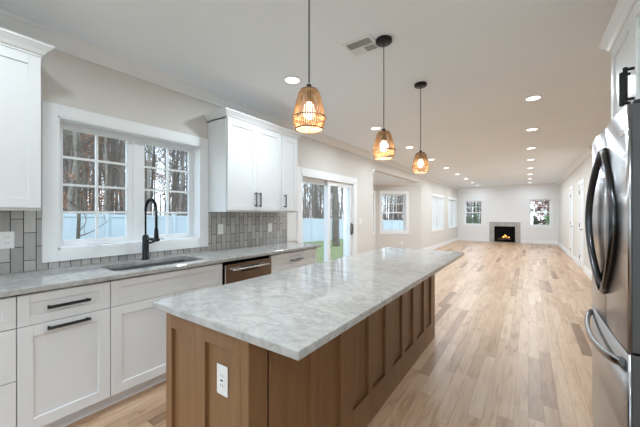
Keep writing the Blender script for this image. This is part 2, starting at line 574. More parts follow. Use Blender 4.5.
def window(name, label, fr, u0, u1, z0, z1, units=1, style='hung', casing=0.09, cas_d=0.02, cols=3, rows=2, recess=0.09, pane_sheet=False):
    """u0..u1, z0..z1 is the hole in the wall"""
    c = fr.at((u0 + u1) / 2, 0, z0)
    r = sroot(name, label, c)
    b = B(); k = casing
    fr.box(b, u0 - k, u0, 0.001, cas_d, z0 - k, z1 + k, 0.002); fr.box(b, u1, u1 + k, 0.001, cas_d, z0 - k, z1 + k, 0.002)
    fr.box(b, u0, u1, 0.001, cas_d, z1, z1 + k, 0.002); fr.box(b, u0, u1, 0.001, cas_d, z0 - k, z0, 0.002)
    obj('window_casing', b, M['trim'], r)
    j = 0.012
    b = B()
    fr.box(b, u0, u0 + j, -TH, 0.018, z0, z1); fr.box(b, u1 - j, u1, -TH, 0.018, z0, z1)
    fr.box(b, u0, u1, -TH, 0.018, z1 - j, z1); fr.box(b, u0, u1, -TH, 0.018, z0, z0 + j)
    mw = 0.055
    W_ = (u1 - u0 - 2 * j - (units - 1) * mw) / units
    for i in range(1, units):
        a = u0 + j + i * W_ + (i - 1) * mw
        fr.box(b, a, a + mw, -TH, -recess + 0.035, z0, z1)
    obj('window_frame', b, M['trim'], r)
    for i in range(units):
        a = u0 + j + i * (W_ + mw); e = a + W_
        if style == 'casement':
            spans = [(z0 + j, z1 - j, -recess, cols, rows)]
            st = 0.05
        else:
            mid = (z0 + z1) / 2
            spans = [(mid - 0.02, z1 - j, -recess - 0.03, cols, rows), (z0 + j, mid + 0.02, -recess + 0.005, 0, 0)]
            st = 0.042
        for (lo, hi, w, nc, nr) in spans:
            b = B()
            d = 0.03
            fr.box(b, a, a + st, w, w + d, lo, hi, 0.002); fr.box(b, e - st, e, w, w + d, lo, hi, 0.002)
            fr.box(b, a + st, e - st, w, w + d, lo, lo + st, 0.002); fr.box(b, a + st, e - st, w, w + d, hi - st, hi, 0.002)
            s = obj('sash', b, M['white_vinyl'], r)
            if nc:
                b = B(); g = 0.009
                for q in range(1, nc):
                    uu = a + st + (e - a - 2 * st) * q / nc
                    fr.box(b, uu - g, uu + g, w + 0.004, w + 0.026, lo + st, hi - st)
                for q in range(1, nr):
                    zz = lo + st + (hi - lo - 2 * st) * q / nr
                    fr.box(b, a + st, e - st, w + 0.006, w + 0.024, zz - g, zz + g)
                obj('window_grille', b, M['white_vinyl'], s)
            b = B(); fr.box(b, a + st, e - st, w + 0.013, w + 0.017, lo + st, hi - st)
            obj('window_pane', b, M['glass'], s)
        if pane_sheet:
            b = B(); fr.box(b, a + 0.008, e - 0.008, -0.026, -0.023, z0 + 0.03, z1 - 0.02)
            obj('window_sheet', b, M['pane_sheet'], r)  # translucent white sheet that makes the panes read white
        if style == 'casement':
            b = B(); m = (a + e) / 2
            fr.box(b, m - 0.06, m + 0.06, -recess + 0.03, -recess + 0.062, z0 + j, z0 + j + 0.022, 0.004)
            fr.box(b, m - 0.03, m + 0.05, -recess + 0.04, -recess + 0.056, z0 + j + 0.018, z0 + j + 0.032, 0.004)
            obj('crank_handle', b, M['white_vinyl'], r)
    return r

# ------------------------------------------------------------------ room shell
WX = -2.905       # left wall face
RX = 1.05         # right wall face
FY = 16.2         # far wall face
b = B(); b.box(-4.3, 3.2, -2.2, 16.5, -0.12, 0.0)
struct('floor', b, M['floor'], 'pale oak strip floor running the length of the room')
b = B(); b.box(-3.08, 3.2, -2.2, 16.5, H, H + 0.12)
struct('ceiling', b, M['ceiling'], 'flat white ceiling')

# left wall, kitchen part (Y -2 .. 6.244)
frL = Fr((WX, -2.0), (WX, 6.244), room_left=False)
kw = (0.693 + 2, 1.882 + 2, 1.052, 2.056)
dr = (3.605 + 2, 5.335 + 2, 0.0, 1.95)
wall('wall_left', frL, 0, H, [kw, dr])
frL2 = Fr((WX, 9.942), (WX, FY), room_left=False)
w1 = (11.27 - 9.942, 13.02 - 9.942, 0.74, 1.99)
w2 = (14.02 - 9.942, 15.78 - 9.942, 0.74, 1.99)
wall('wall_left', frL2, 0, H, [w1, w2])
# header over the breakfast bay
b = B(); b.box(WX - TH, WX, 6.244, 9.942, 2.35, H)
struct('wall_left', b, M['wall'], 'header above the opening of the breakfast bay')
# bay walls
BX = -4.0
frB1 = Fr((WX, 6.244), (BX, 7.34), room_left=False)
frB2 = Fr((BX, 7.34), (BX, 8.80), room_left=False)
frB3 = Fr((BX, 8.80), (WX, 9.942), room_left=False)
bw1 = (0.30, 1.10, 0.76, 1.97); bw2 = (0.20, 1.30, 0.76, 1.97); bw3 = (0.21, 1.05, 0.76, 1.97)
wall('wall_bay_near', frB1, 0, 2.35, [bw1], u0=0.0, u1=frB1.L + 0.06)
wall('wall_bay_middle', frB2, 0, 2.35, [bw2], u0=-0.06, u1=frB2.L + 0.06)
wall('wall_bay_far', frB3, 0, 2.35, [bw3], u0=-0.06)
b = B()
for cx, cy in ((BX - 0.19, 7.25), (BX - 0.19, 8.89)):
    b.box(cx - 0.05, cx + 0.07, cy - 0.07, cy + 0.07, -0.8, 2.5, 0.004)
struct('exterior_corner_trim', b, M['trim'], 'white corner boards outside the breakfast bay')
b = B(); b.prism([(WX - TH, 6.15, 2.35), (BX - 0.18, 7.2, 2.35), (BX - 0.18, 8.94, 2.35), (WX - TH, 10.03, 2.35)], (0, 0, 0.14))
struct('ceiling_bay', b, M['ceiling'], 'lower white ceiling of the breakfast bay')

# far wall
frF = Fr((WX, FY), (RX, FY), room_left=False)
fw1 = (-2.60 - WX, -1.83 - WX, 0.80, 1.97)
fw2 = (0.03 - WX, 0.80 - WX, 0.80, 1.97)
wall('wall_far', frF, 0, H, [fw1, fw2], mat='shiplap', u0=-0.15, u1=frF.L + 0.15)
# right wall beyond the kitchen
frR = Fr((RX, 8.0), (RX, FY), room_left=True)
dB = (9.12 - 8.0, 9.90 - 8.0, 0.0, 2.05)
dA = (11.10 - 8.0, 11.88 - 8.0, 0.0, 2.05)
wall('wall_right', frR, 0, H, [dA, dB], ext=False)
b = B(); b.box(RX + TH, 3.2, 8.0, 8.14, 0, H)
struct('wall_hall', b, M['wall'])
b = B(); b.box(3.06, 3.2, 2.7, 8.0, 0, H)
struct('wall_hall', b, M['wall'])
b = B(); b.box(RX, RX + TH, -2.0, 2.7, 0, H); b.box(RX + TH, 3.06, 2.56, 2.7, 0, H)
struct('wall_kitchen_right', b, M['wall'])
frK = Fr((WX, -2.0), (RX, -2.0), room_left=True)
bk = (0.15, 3.7, 0.02, 2.4)  # opening added in the unseen back wall to let daylight in
wall('wall_back', frK, 0, H, [bk], u0=-0.16, u1=frK.L + 0.16)

# windows
window('window_1', 'pair of white casement windows over the kitchen sink', frL, kw[0], kw[1], kw[2], kw[3], 2, 'casement', 0.088, 0.022, 2, 4, 0.138)
window('window_2', 'white twin window on the long wall nearer the breakfast bay', frL2, *w1, 2, pane_sheet=True)
window('window_3', 'white twin window on the long wall beside the far corner', frL2, *w2, 2, pane_sheet=True)
window('window_4', 'white window in the near angled side of the bay', frB1, *bw1)
window('window_5', 'white window in the middle of the bay seen edge on', frB2, *bw2, pane_sheet=True)
window('window_6', 'white window in the far angled side of the bay', frB3, *bw3)
window('added_window', 'added window wall behind the camera to let daylight in', frK, *bk, 3, 'casement', cols=1, rows=1)  # glazing added out of view so daylight reaches the island front
window('window_7', 'window in the shiplap wall left of the fireplace', frF, *fw1)
window('window_8', 'window in the shiplap wall right of the fireplace', frF, *fw2)

# sliding glass door
def sliding_door():
    u0, u1, z0, z1 = dr
    r = sroot('door_1', 'white sliding glass patio door beyond the wall cabinets', frL.at((u0 + u1) / 2, 0, 0))
    k = 0.10
    b = B()
    frL.box(b, u0 - k, u0, 0.001, 0.022, 0, z1 + k, 0.002); frL.box(b, u1, u1 + k, 0.001, 0.022, 0, z1 + k, 0.002)
    frL.box(b, u0, u1, 0.001, 0.022, z1, z1 + k, 0.002)
    obj('door_casing', b, M['trim'], r)
    b = B(); j = 0.03
    frL.box(b, u0, u0 + j, -TH, 0.02, 0, z1); frL.box(b, u1 - j, u1, -TH, 0.02, 0, z1)
    frL.box(b, u0, u1, -TH, 0.02, z1 - j, z1); frL.box(b, u0, u1, -TH, 0.0, -0.0, 0.03)
    obj('door_frame', b, M['trim'], r)
    m = (u0 + u1) / 2
    for (a, e, w) in ((u0 + j, m + 0.05, -0.125), (m - 0.05, u1 - j, -0.07)):
        b = B(); st = 0.085
        frL.box(b, a, a + st, w, w + 0.045, 0.03, z1 - j, 0.003); frL.box(b, e - st, e, w, w + 0.045, 0.03, z1 - j, 0.003)
        frL.box(b, a + st, e - st, w, w + 0.045, 0.03, 0.16, 0.003); frL.box(b, a + st, e - st, w, w + 0.045, z1 - j - st, z1 - j, 0.003)
        p = obj('door_panel', b, M['white_vinyl'], r)
        b = B(); frL.box(b, a + st, e - st, w + 0.02, w + 0.025, 0.16, z1 - j - st)
        obj('door_pane', b, M['glass'], p)
        if w > -0.1:
            b = B(); hu = e - 0.045
            frL.box(b, hu - 0.014, hu + 0.014, w + 0.045, w + 0.055, 0.90, 1.14, 0.003)
            b.tube([frL.at(hu, w + 0.05, 0.92), frL.at(hu, w + 0.085, 0.935), frL.at(hu, w + 0.085, 1.105), frL.at(hu, w + 0.05, 1.12)], 0.009, 8)
            obj('door_handle', b, M['black'], p)
sliding_door()

# interior doors on the right wall
def panel_door(name, label, y0, y1):
    r = sroot(name, label, (RX, (y0 + y1) / 2, 0))
    k = 0.09
    b = B()
    b.box(RX - 0.02, RX - 0.001, y0 - k, y0, 0, 2.05 + k, 0.002); b.box(RX - 0.02, RX - 0.001, y1, y1 + k, 0, 2.05 + k, 0.002)
    b.box(RX - 0.02, RX - 0.001, y0, y1, 2.05, 2.05 + k, 0.002)
    obj('door_casing', b, M['trim'], r)
    b = B()
    b.box(RX - 0.015, RX + TH, y0, y0 + 0.012, 0, 2.05); b.box(RX - 0.015, RX + TH, y1 - 0.012, y1, 0, 2.05); b.box(RX - 0.015, RX + TH, y0, y1, 2.038, 2.05)
    obj('door_frame', b, M['trim'], r)
    b = B(); x0 = RX + 0.005; a, e = y0 + 0.015, y1 - 0.015
    b.box(x0 + 0.012, x0 + 0.035, a, e, 0.01, 2.035)
    s = 0.11
    b.box(x0, x0 + 0.013, a, a + s, 0.01, 2.035, 0.003); b.box(x0, x0 + 0.013, e - s, e, 0.01, 2.035, 0.003)
    for lo, hi in ((0.01, 0.22), (0.92, 1.06), (1.92, 2.035)):
        b.box(x0, x0 + 0.013, a + s, e - s, lo, hi, 0.003)
    p = obj('door_panel', b, M['trim'], r)
    b = B()
    b.lathe([(0, 0), (0.026, 0), (0.026, 0.008), (0, 0.008)], (0, 0, 0), 16)
    for v in b.b.verts:
        v.co = Vector((x0 - v.co.z, a + 0.06 + v.co.x, 0.96 + v.co.y))
    b.tube([(x0 - 0.005, a + 0.06, 0.96), (x0 - 0.05, a + 0.06, 0.96), (x0 - 0.053, a + 0.075, 0.96), (x0 - 0.053, a + 0.17, 0.96)], 0.009, 8)
    obj('door_handle', b, M['black'], p)
    for z in (0.2, 1.0, 1.82):
        b = B(); b.tube([(x0 - 0.006, e + 0.004, z), (x0 - 0.006, e + 0.004, z + 0.09)], 0.007, 8)
        obj('hinge', b, M['black'], p)
panel_door('door_2', 'white panel door on the right wall nearer the refrigerator', 9.12, 9.90)
panel_door('door_3', 'white panel door on the right wall nearer the far corner', 11.10, 11.88)

# crown, baseboards
crown = [(0, H), (0, H - 0.107), (0.014, H - 0.107), (0.020, H - 0.088), (0.040, H - 0.062), (0.062, H - 0.030), (0.080, H - 0.020), (0.084, H)]
crown = [(-o, z) for o, z in crown]      # room lies to the right of the path
b = B(); b.sweep([(WX, -1.99), (WX, FY), (RX, FY), (RX, 8.0), (3.05, 8.0)], crown)
struct('trim_1', b, M['trim'], 'white crown moulding round the ceiling')
cb = [(-o, z - (H - 2.35)) for o, z in [(0, H), (0, H - 0.085), (0.012, H - 0.085), (0.03, H - 0.05), (0.055, H - 0.02), (0.06, H)]]
b = B(); b.sweep([(WX - 0.001, 6.246), (BX, 7.34), (BX, 8.80), (WX - 0.001, 9.94)], cb)
struct('trim_2', b, M['trim'], 'white crown moulding inside the breakfast bay')
bb = [(0, 0.001), (0, 0.14), (-0.009, 0.14), (-0.014, 0.12), (-0.016, 0.001)]
def base(name, path):
    b = B(); b.sweep(path, bb); struct(name, b, M['trim'])
base('baseboard_left', [(WX, 5.437), (WX, 6.244), (BX, 7.34), (BX, 8.80), (WX, 9.942), (WX, FY), (-1.56, FY)])
base('baseboard_far', [(-0.27, FY), (RX, FY), (RX, 11.972)])
base('baseboard_right', [(RX, 11.008), (RX, 9.992)])
base('baseboard_right', [(RX, 9.028), (RX, 8.0), (3.05, 8.0)])

# ------------------------------------------------------------------ shaker helpers
def shaker(b, axis, face, a0, a1, z0, z1, out, rail=0.06, th=0.02, rec=0.009, bev=0.0015):
    """shaker front in plane axis=face ('x' plane: a = Y). out=+1/-1: direction the front looks"""
    def bx(p, q, lo, hi, d0, d1):
        f0, f1 = face + out * d0, face + out * d1
        if axis == 'x': b.box(f0, f1, p, q, lo, hi, bev)
        else: b.box(p, q, f0, f1, lo, hi, bev)
    bx(a0, a0 + rail, z0, z1, -th, 0); bx(a1 - rail, a1, z0, z1, -th, 0)
    bx(a0 + rail, a1 - rail, z0, z0 + rail, -th, 0); bx(a0 + rail, a1 - rail, z1 - rail, z1, -th, 0)
    bx(a0 + rail - 0.003, a1 - rail + 0.003, z0 + rail - 0.003, z1 - rail + 0.003, -th, -rec)

def bar_pull(parent, p0, p1, out, r=0.0075, stand=0.032, name='handle'):
    """square-ish black bar pull between p0 and p1 on a face looking along vector out"""
    p0, p1, out = Vector(p0), Vector(p1), Vector(out)
    d = (p1 - p0).normalized()
    b = B()
    b.tube([p0 + out * stand - d * 0.012, p1 + out * stand + d * 0.012], r * 1.25, 4, smooth=False)
    for p in (p0, p1):
        b.tube([p, p + out * stand], r, 6)
    return obj(name, b, M['black'], parent)

# ------------------------------------------------------------------ left run: base cabinets
CF = -2.275      # cabinet front face
def base_cab(label, y0, y1, fronts, toe=True):
    r = thing('base_cabinet', label, 'cabinet', ((WX + CF) / 2, (y0 + y1) / 2, 0), 'white base cabinets under the window counter')
    b = B()
    b.box(WX + 0.006, CF - 0.022, y0 + 0.001, y1 - 0.001, 0.10, 0.115); b.box(WX + 0.006, CF - 0.022, y0 + 0.001, y0 + 0.018, 0.10, 0.884)
    b.box(WX + 0.006, CF - 0.022, y1 - 0.018, y1 - 0.001, 0.10, 0.884); b.box(WX + 0.006, WX + 0.02, y0 + 0.018, y1 - 0.018, 0.115, 0.884)
    b.box(CF - 0.04, CF - 0.022, y0 + 0.001, y1 - 0.001, 0.862, 0.884)
    obj('carcass', b, M['cabinet'], r)
    b = B(); b.box(CF - 0.10, CF - 0.085, y0, y1, 0, 0.0995)
    obj('toe_kick', b, M['toe'], r)
    for kind, a0, a1, z0, z1, rail, hd in fronts:
        b = B(); shaker(b, 'x', CF, a0 + 0.0022, a1 - 0.0022, z0, z1, 1, rail)
        p = obj(kind, b, M['cabinet'], r)
        if hd == 'bar':
            m = (a0 + a1) / 2; z = (z0 + z1) / 2 if kind == 'drawer' else z1 - 0.03
            bar_pull(p, (CF, m - 0.09, z), (CF, m + 0.09, z), (1, 0, 0))
        elif hd == 'left' or hd == 'right':
            y = a0 + 0.035 if hd == 'left' else a1 - 0.035
            bar_pull(p, (CF, y, z1 - 0.19), (CF, y, z1 - 0.05), (1, 0, 0))
    return r
ZT, ZM = 0.872, 0.695
base_cab('white three-drawer base cabinet cut off by the left edge of the photo', -0.25, 0.374,
         [('drawer', -0.25, 0.374, 0.70, ZT, 0.05, 'bar'), ('drawer', -0.25, 0.374, 0.415, 0.695, 0.06, None), ('drawer', -0.25, 0.374, 0.105, 0.41, 0.06, None)])
base_cab('white base cabinet with two long black pulls left of the sink', 0.374, 0.817,
         [('drawer', 0.374, 0.817, ZM + 0.004, ZT, 0.05, 'bar'), ('door', 0.374, 0.817, 0.105, ZM, 0.065, 'bar')])
base_cab('wide white sink base cabinet with blank panel under the sink', 0.817, 1.70,
         [('front_panel', 0.817, 1.70, ZM + 0.004, ZT, 0.05, None), ('door', 0.817, 1.2585, 0.105, ZM, 0.065, 'right'), ('door', 1.2585, 1.70, 0.105, ZM, 0.065, 'left')])
base_cab('white drawer base cabinet at the counter end beside the patio door', 2.325, 3.19,
         [('drawer', 2.325, 3.15, ZM + 0.004, ZT, 0.05, 'bar'), ('door', 2.325, 2.7375, 0.105, ZM, 0.065, 'right'), ('door', 2.7375, 3.15, 0.105, ZM, 0.065, 'left')])
# more base cabinets run on behind the camera
base_cab('white base cabinet left of the three-drawer cabinet', -1.0, -0.25,
         [('drawer', -1.0, -0.25, ZM + 0.004, ZT, 0.05, 'bar'), ('door', -1.0, -0.25, 0.105, ZM, 0.065, 'bar')])

# dishwasher
r = thing('dishwasher', 'stainless dishwasher between the sink cabinet and the end cabinet', 'dishwasher', ((WX + CF) / 2, 2.01, 0))
b = B(); b.box(WX + 0.01, CF - 0.03, 1.706, 2.319, 0.02, 0.872)
obj('body', b, M['gap'], r)
b = B(); b.box(CF - 0.028, CF + 0.012, 1.722, 2.316, 0.11, 0.852, 0.004)
d = obj('door', b, M['dwsteel'], r)
b = B()
b.box(CF + 0.0125, CF + 0.016, 1.90, 2.13, 0.765, 0.815, 0.001)
obj('handle_recess', b, M['blackplastic'], d)
b = B()
b.tube([(CF + 0.012, 1.79, 0.80), (CF + 0.05, 1.80, 0.80), (CF + 0.05, 2.24, 0.80), (CF + 0.012, 2.25, 0.80)], 0.009, 8)
obj('handle', b, M['chrome'], d)
b = B(); b.box(CF - 0.085, CF - 0.07, 1.706, 2.319, 0.0, 0.105)
obj('toe_kick', b, M['blackplastic'], r)

# kitchen counter with sink cut-out
SX0, SX1, SY0, SY1 = -2.72, -2.365, 0.885, 1.60
CX1 = -2.245
t = thing('kitchen_counter', 'long grey marble counter on the white base cabinets under the window', 'counter', (-2.57, 1.1, 0.885))
b = B()
b.box(WX + 0.012, SX0, -1.0, 3.225, 0.885, 0.916); b.box(SX1, CX1, -1.0, 3.225, 0.885, 0.916, 0.003)
b.box(SX0, SX1, -1.0, SY0, 0.885, 0.916); b.box(SX0, SX1, SY1, 3.225, 0.885, 0.916)
# rounded corners of the cut-out
for cx, cy, sx_, sy_ in ((SX0, SY0, 1, 1), (SX0, SY1, 1, -1), (SX1, SY0, -1, 1), (SX1, SY1, -1, -1)):
    R = 0.06
    pts = [(cx, cy, 0.885)] + [(cx + sx_ * R * (1 - math.sin(a)), cy + sy_ * R * (1 - math.cos(a)), 0.885) for a in [i * PI / 12 for i in range(7)]]
    b.prism(pts, (0, 0, 0.031))
obj('worktop', b, M['marble'], t)
# sink
t = thing('sink', 'stainless undermount sink in the marble counter below the window', 'sink', (-2.54, 1.24, 0.68))
b = B()
b.box(SX0 - 0.006, SX0, SY0, SY1, 0.68, 0.884); b.box(SX1, SX1 + 0.006, SY0, SY1, 0.68, 0.884)
b.box(SX0 - 0.006, SX1 + 0.006, SY0 - 0.006, SY0, 0.68, 0.884); b.box(SX0 - 0.006, SX1 + 0.006, SY1, SY1 + 0.006, 0.68, 0.884)
b.box(SX0, SX1, SY0, SY1, 0.68, 0.688)
obj('basin', b, M['sinksteel'], t)
b = B(); b.lathe([(0, 0.004), (0.03, 0.004), (0.045, 0.001), (0.045, 0)], (-2.56, 1.24, 0.688), 20)
obj('drain', b, M['chrome'], t)

# faucet
FX, FYY = -2.79, 1.272
t = thing('kitchen_faucet', 'tall matt black spring faucet behind the sink', 'faucet', (FX, FYY, 0.916))
b = B(); b.lathe([(0, 0), (0.032, 0), (0.032, 0.006), (0.027, 0.012), (0.027, 0.20), (0.022, 0.208), (0.022, 0.215), (0.014, 0.22), (0, 0.22)], (FX, FYY, 0.9165), 20)
obj('body', b, M['black'], t)
arc = [(FX, FYY, 1.13), (FX, FYY, 1.345)] + [(FX + 0.095 - 0.095 * math.cos(a), FYY, 1.345 + 0.10 * math.sin(a)) for a in [i * PI / 14 for i in range(1, 15)]] + [(FX + 0.19, FYY, 1.30), (FX + 0.19, FYY, 1.19)]
b = B(); b.tube(arc, 0.008, 10)
s = obj('spout', b, M['black'], t)
# spring coil round the spout
def resample(pts, n):
    P = [Vector(p) for p in pts]; seg = [(P[i + 1] - P[i]).length for i in range(len(P) - 1)]; tot = sum(seg); out = []
    for k in range(n + 1):
        s_ = tot * k / n; i = 0
        while i < len(seg) - 1 and s_ > seg[i]:
            s_ -= seg[i]; i += 1
        out.append((P[i].lerp(P[i + 1], min(1, s_ / seg[i])), (P[i + 1] - P[i]).normalized()))
    return out
rs = resample(arc[1:], 46 * 8); coil = []
for k, (p, d_) in enumerate(rs):
    a = 2 * PI * k / 8; w_ = Vector((0, 1, 0)); u_ = d_.cross(w_)
    coil.append(p + (w_ * math.cos(a) + u_ * math.sin(a)) * 0.0125)
b = B(); b.tube(coil, 0.0026, 5)
obj('spring', b, M['black'], s)
b = B(); b.lathe([(0, 0), (0.015, 0), (0.020, 0.015), (0.018, 0.045), (0.016, 0.10), (0.012, 0.115), (0, 0.115)], (FX + 0.19, FYY, 1.085), 16)
obj('spray_head', b, M['black'], t)
b = B(); b.tube([(FX, FYY, 1.10), (FX + 0.09, FYY, 1.10), (FX + 0.175, FYY, 1.10)], [0.017, 0.014, 0.013], 12)
b.tube([(FX + 0.19, FYY, 1.088), (FX + 0.19, FYY, 1.112)], 0.025, 14)
obj('holder_arm', b, M['black'], t)
b = B(); b.tube([(FX, FYY + 0.02, 1.06), (FX + 0.01, FYY + 0.05, 1.065), (FX + 0.03, FYY + 0.11, 1.09)], [0.011, 0.009, 0.007], 8)
obj('lever_handle', b, M['black'], t)

# backsplash
b = B()
b.box(WX + 0.001, WX + 0.009, -1.0, 0.605, 0.9165, 1.352)
b.box(WX + 0.001, WX + 0.009, 0.605, 1.970, 0.9165, 0.963)
b.box(WX + 0.001, WX + 0.009, 1.970, 3.285, 0.9165, 1.352)
o = struct('wall_left_tile', b, M['tile'], 'grey upright subway tile backsplash behind the counter')

b = B(); b.box(WX + 0.001, WX + 0.012, 3.287, 3.503, 0.9165, 1.343, 0.001)
struct('trim_3', b, M['trim'], 'white filler board between the tile and the patio door')

# ------------------------------------------------------------------ wall cabinets
UF = -2.57
def wall_cab(label, y0, y1, doors, z0=1.355, z1=2.33, crown_ends=(1, 1)):
    r = thing('wall_cabinet', label, 'cabinet', ((WX + UF) / 2, (y0 + y1) / 2, z0), 'white wall cabinets beside the sink window')
    b = B()
    b.box(WX + 0.002, UF - 0.021, y0, y1, z0 - 0.012, z1 + 0.02, 0.001)
    obj('carcass', b, M['cabinet'], r)
    for a0, a1, hd in doors:
        b = B(); shaker(b, 'x', UF, a0 + 0.0015, a1 - 0.0015, z0 + 0.004, z1 - 0.004, 1, 0.06)
        p = obj('door', b, M['cabinet'], r)
        if hd:
            y = a0 + 0.032 if hd == 'left' else a1 - 0.032
            bar_pull(p, (UF, y, z0 + 0.06), (UF, y, z0 + 0.20), (1, 0, 0))
    pr = [(0, z1), (0, z1 + 0.012), (0.010, z1 + 0.016), (0.022, z1 + 0.036), (0.046, z1 + 0.062), (0.052, z1 + 0.066), (0.052, z1 + 0.078), (-0.012, z1 + 0.078), (-0.012, z1)]
    x0, x1 = WX + 0.003, UF - 0.002
    path = [(x0, y0), (x1, y0), (x1, y1), (x0, y1)]
    b = B(); b.sweep(path, [(-o_, z_) for o_, z_ in pr])
    b.box(x0, x1 - 0.01, y0 + 0.01, y1 - 0.01, z1 + 0.06, z1 + 0.07)
    obj('crown_moulding', b, M['cabinet'], r)
    return r
wall_cab('white wall cabinet left of the window cut off by the frame', -0.75, 0.535, [(-0.75, -0.1, 'right'), (-0.1, 0.535, 'left')])
wall_cab('white three-door wall cabinet between the window and the patio door', 1.975, 3.14, [(1.985, 2.393, 'right'), (2.393, 2.80, 'left'), (2.83, 3.13, 'left')])

# ------------------------------------------------------------------ outlets
def plate(label, pos, out, gang=1, dark=False, sw=False, name='wall_outlet', cat='outlet', h=0.115, wd=0.072, group=None):
    pos = Vector(pos); out = Vector(out); u = Vector((0, 0, 1)).cross(out)
    r = thing(name, label, cat, pos, group)
    def slab(b, cu, cz, su, sz, d0, d1, bev):
        t = bmesh.new()
        q = Matrix(((u.x, out.x, 0, pos.x), (u.y, out.y, 0, pos.y), (0, 0, 1, pos.z), (0, 0, 0, 1)))
        tb = B(); tb.box(cu - su, cu + su, d0, d1, cz - sz, cz + sz, bev)
        t.free(); b.add(tb.b, q)
    w_ = wd * (1 if gang == 1 else 1.63) / 2
    b = B(); slab(b, 0, 0, w_, h / 2, 0.0005, 0.006, 0.0015)
    obj('cover_plate', b, M['plate'], r)
    for gi in range(gang):
        cu = 0 if gang == 1 else (gi - 0.5) * 0.046
        if sw:
            b = B(); slab(b, cu, 0, 0.015, 0.032, 0.006, 0.009, 0.001)
            obj('switch', b, M['plate'], r)
        else:
            b = B(); slab(b, cu, 0, 0.0165, 0.034, 0.006, 0.0075, 0.0008)
            f = obj('socket', b, M['plate'], r)
            for du, dz, a_, c_ in ((-0.006, 0.019, 0.001, 0.004), (0.006, 0.019, 0.001, 0.005), (-0.006, -0.019, 0.001, 0.004), (0.006, -0.019, 0.001, 0.005)):
                b = B(); slab(b, cu + du, dz, a_, c_, 0.0076, 0.0079, 0); obj('slot', b, M['blackplastic'], f)
            if dark:
                b = B(); slab(b, cu, 0, 0.008, 0.003, 0.0076, 0.0081, 0); obj('test_button', b, M['blackplastic'], f)
    return r
plate('white outlet on the grey tile left of the window', (WX + 0.009, 0.428, 1.143), (1, 0, 0))
plate('white outlet on the grey tile nearer the sink window', (WX + 0.009, 2.135, 1.145), (1, 0, 0))
plate('white outlet on the grey tile nearer the patio door', (WX + 0.009, 2.93, 1.135), (1, 0, 0))
plate('white switch plate on the wall right of the patio door', (WX, 5.62, 1.16), (1, 0, 0), 2, sw=True, name='wall_switch', cat='switch')
plate('low outlet on the wall just past the breakfast bay', (WX, 10.5, 0.33), (1, 0, 0))
plate('low outlet under the window in the far side of the bay', frB3.at(0.9, 0, 0.38), frB3.w, 1)
plate('low outlet between the two twin windows', (WX, 13.5, 0.33), (1, 0, 0))
plate('white thermostat on the right wall beyond the refrigerator', (RX, 8.45, 1.48), (-1, 0, 0), 1, sw=True, name='thermostat', cat='thermostat', h=0.12, wd=0.10)

# ------------------------------------------------------------------ island
IX0, IX1, IY0, IY1 = -1.385, -0.821, 0.722, 3.31
t = thing('kitchen_island', 'long brown wooden island base with recessed panels', 'island', ((IX0 + IX1) / 2, 2.0, 0))
b = B()
b.box(IX0 + 0.022, IX1 - 0.017, IY0 + 0.017, IY1 - 0.02, 0.0, 0.889)
obj('carcass', b, M['brown'], t)
# near end: two recessed panels
b = B()
def iy(b, x0, x1, z0, z1, d=0.0):
    b.box(x0, x1, IY0 + d, IY0 + 0.017, z0, z1, 0.001)
p1a, p1b, p2a, p2b = -1.338, -1.158, -1.082, -0.904
ztop, zbot = 0.80, 0.20
for (x0, x1) in ((IX0, p1a), (p1b, p2a), (p2b, -0.862)):
    iy(b, x0, x1, 0.001, 0.889)
for (x0, x1) in ((p1a, p1b), (p2a, p2b)):
    iy(b, x0, x1, ztop, 0.889); iy(b, x0, x1, 0.001, zbot)
obj('end_panel', b, M['brown'], t)
# corner post
b = B(); b.box(-0.860, IX1 + 0.004, IY0 - 0.004, IY0 + 0.095, 0.001, 0.889, 0.006, 2)
obj('corner_post', b, M['brown'], t)
# side facing the living area: four units of two panels
far_edges = [1.10, 1.365, 1.706, 1.975, 2.31, 2.585, 2.905, 3.17]
b = B(); pw = 0.205
cur = 0.828
for k, ye in enumerate(far_edges):
    b.box(IX1 - 0.017, IX1, cur, ye - pw, 0.001, 0.889, 0.001)
    b.box(IX1 - 0.017, IX1, ye - pw, ye, 0.001, 0.19, 0.001); b.box(IX1 - 0.017, IX1, ye - pw, ye, 0.83, 0.889, 0.001)
    cur = ye
b.box(IX1 - 0.017, IX1, cur, IY1, 0.001, 0.889, 0.001)
obj('side_panel', b, M['brown'], t)
# far end
b = B(); b.box(IX0 + 0.02, IX1 - 0.017, IY1 - 0.02, IY1, 0.001, 0.889, 0.001)
obj('end_panel', b, M['brown'], t)
# doors and drawers on the sink side
yy = [0.80, 1.42, 2.04, 2.66, 3.28]
for a0, a1 in zip(yy, yy[1:]):
    b = B(); shaker(b, 'x', IX0, a0 + 0.002, a1 - 0.002, 0.70, 0.87, -1, 0.05)
    p = obj('drawer', b, M['brown'], t)
    m = (a0 + a1) / 2
    bar_pull(p, (IX0, m - 0.08, 0.785), (IX0, m + 0.08, 0.785), (-1, 0, 0))
    b = B(); shaker(b, 'x', IX0, a0 + 0.002, a1 - 0.002, 0.11, 0.69, -1, 0.06)
    p = obj('door', b, M['brown'], t)
    bar_pull(p, (IX0, a1 - 0.03, 0.5), (IX0, a1 - 0.03, 0.64), (-1, 0, 0))

t = thing('island_countertop', 'thick grey veined marble slab on the brown island', 'countertop', (-0.98, 2.0, 0.89))
b = B(); b.box(-1.412, -0.549, 0.673, 3.42, 0.8895, 0.92, 0.004, 2)
obj('slab', b, M['marble'], t)
plate('white outlet on the near brown end panel of the island', (-0.985, IY0 + 0.017, 0.667), (0, -1, 0), 1, dark=True, h=0.118, wd=0.066)

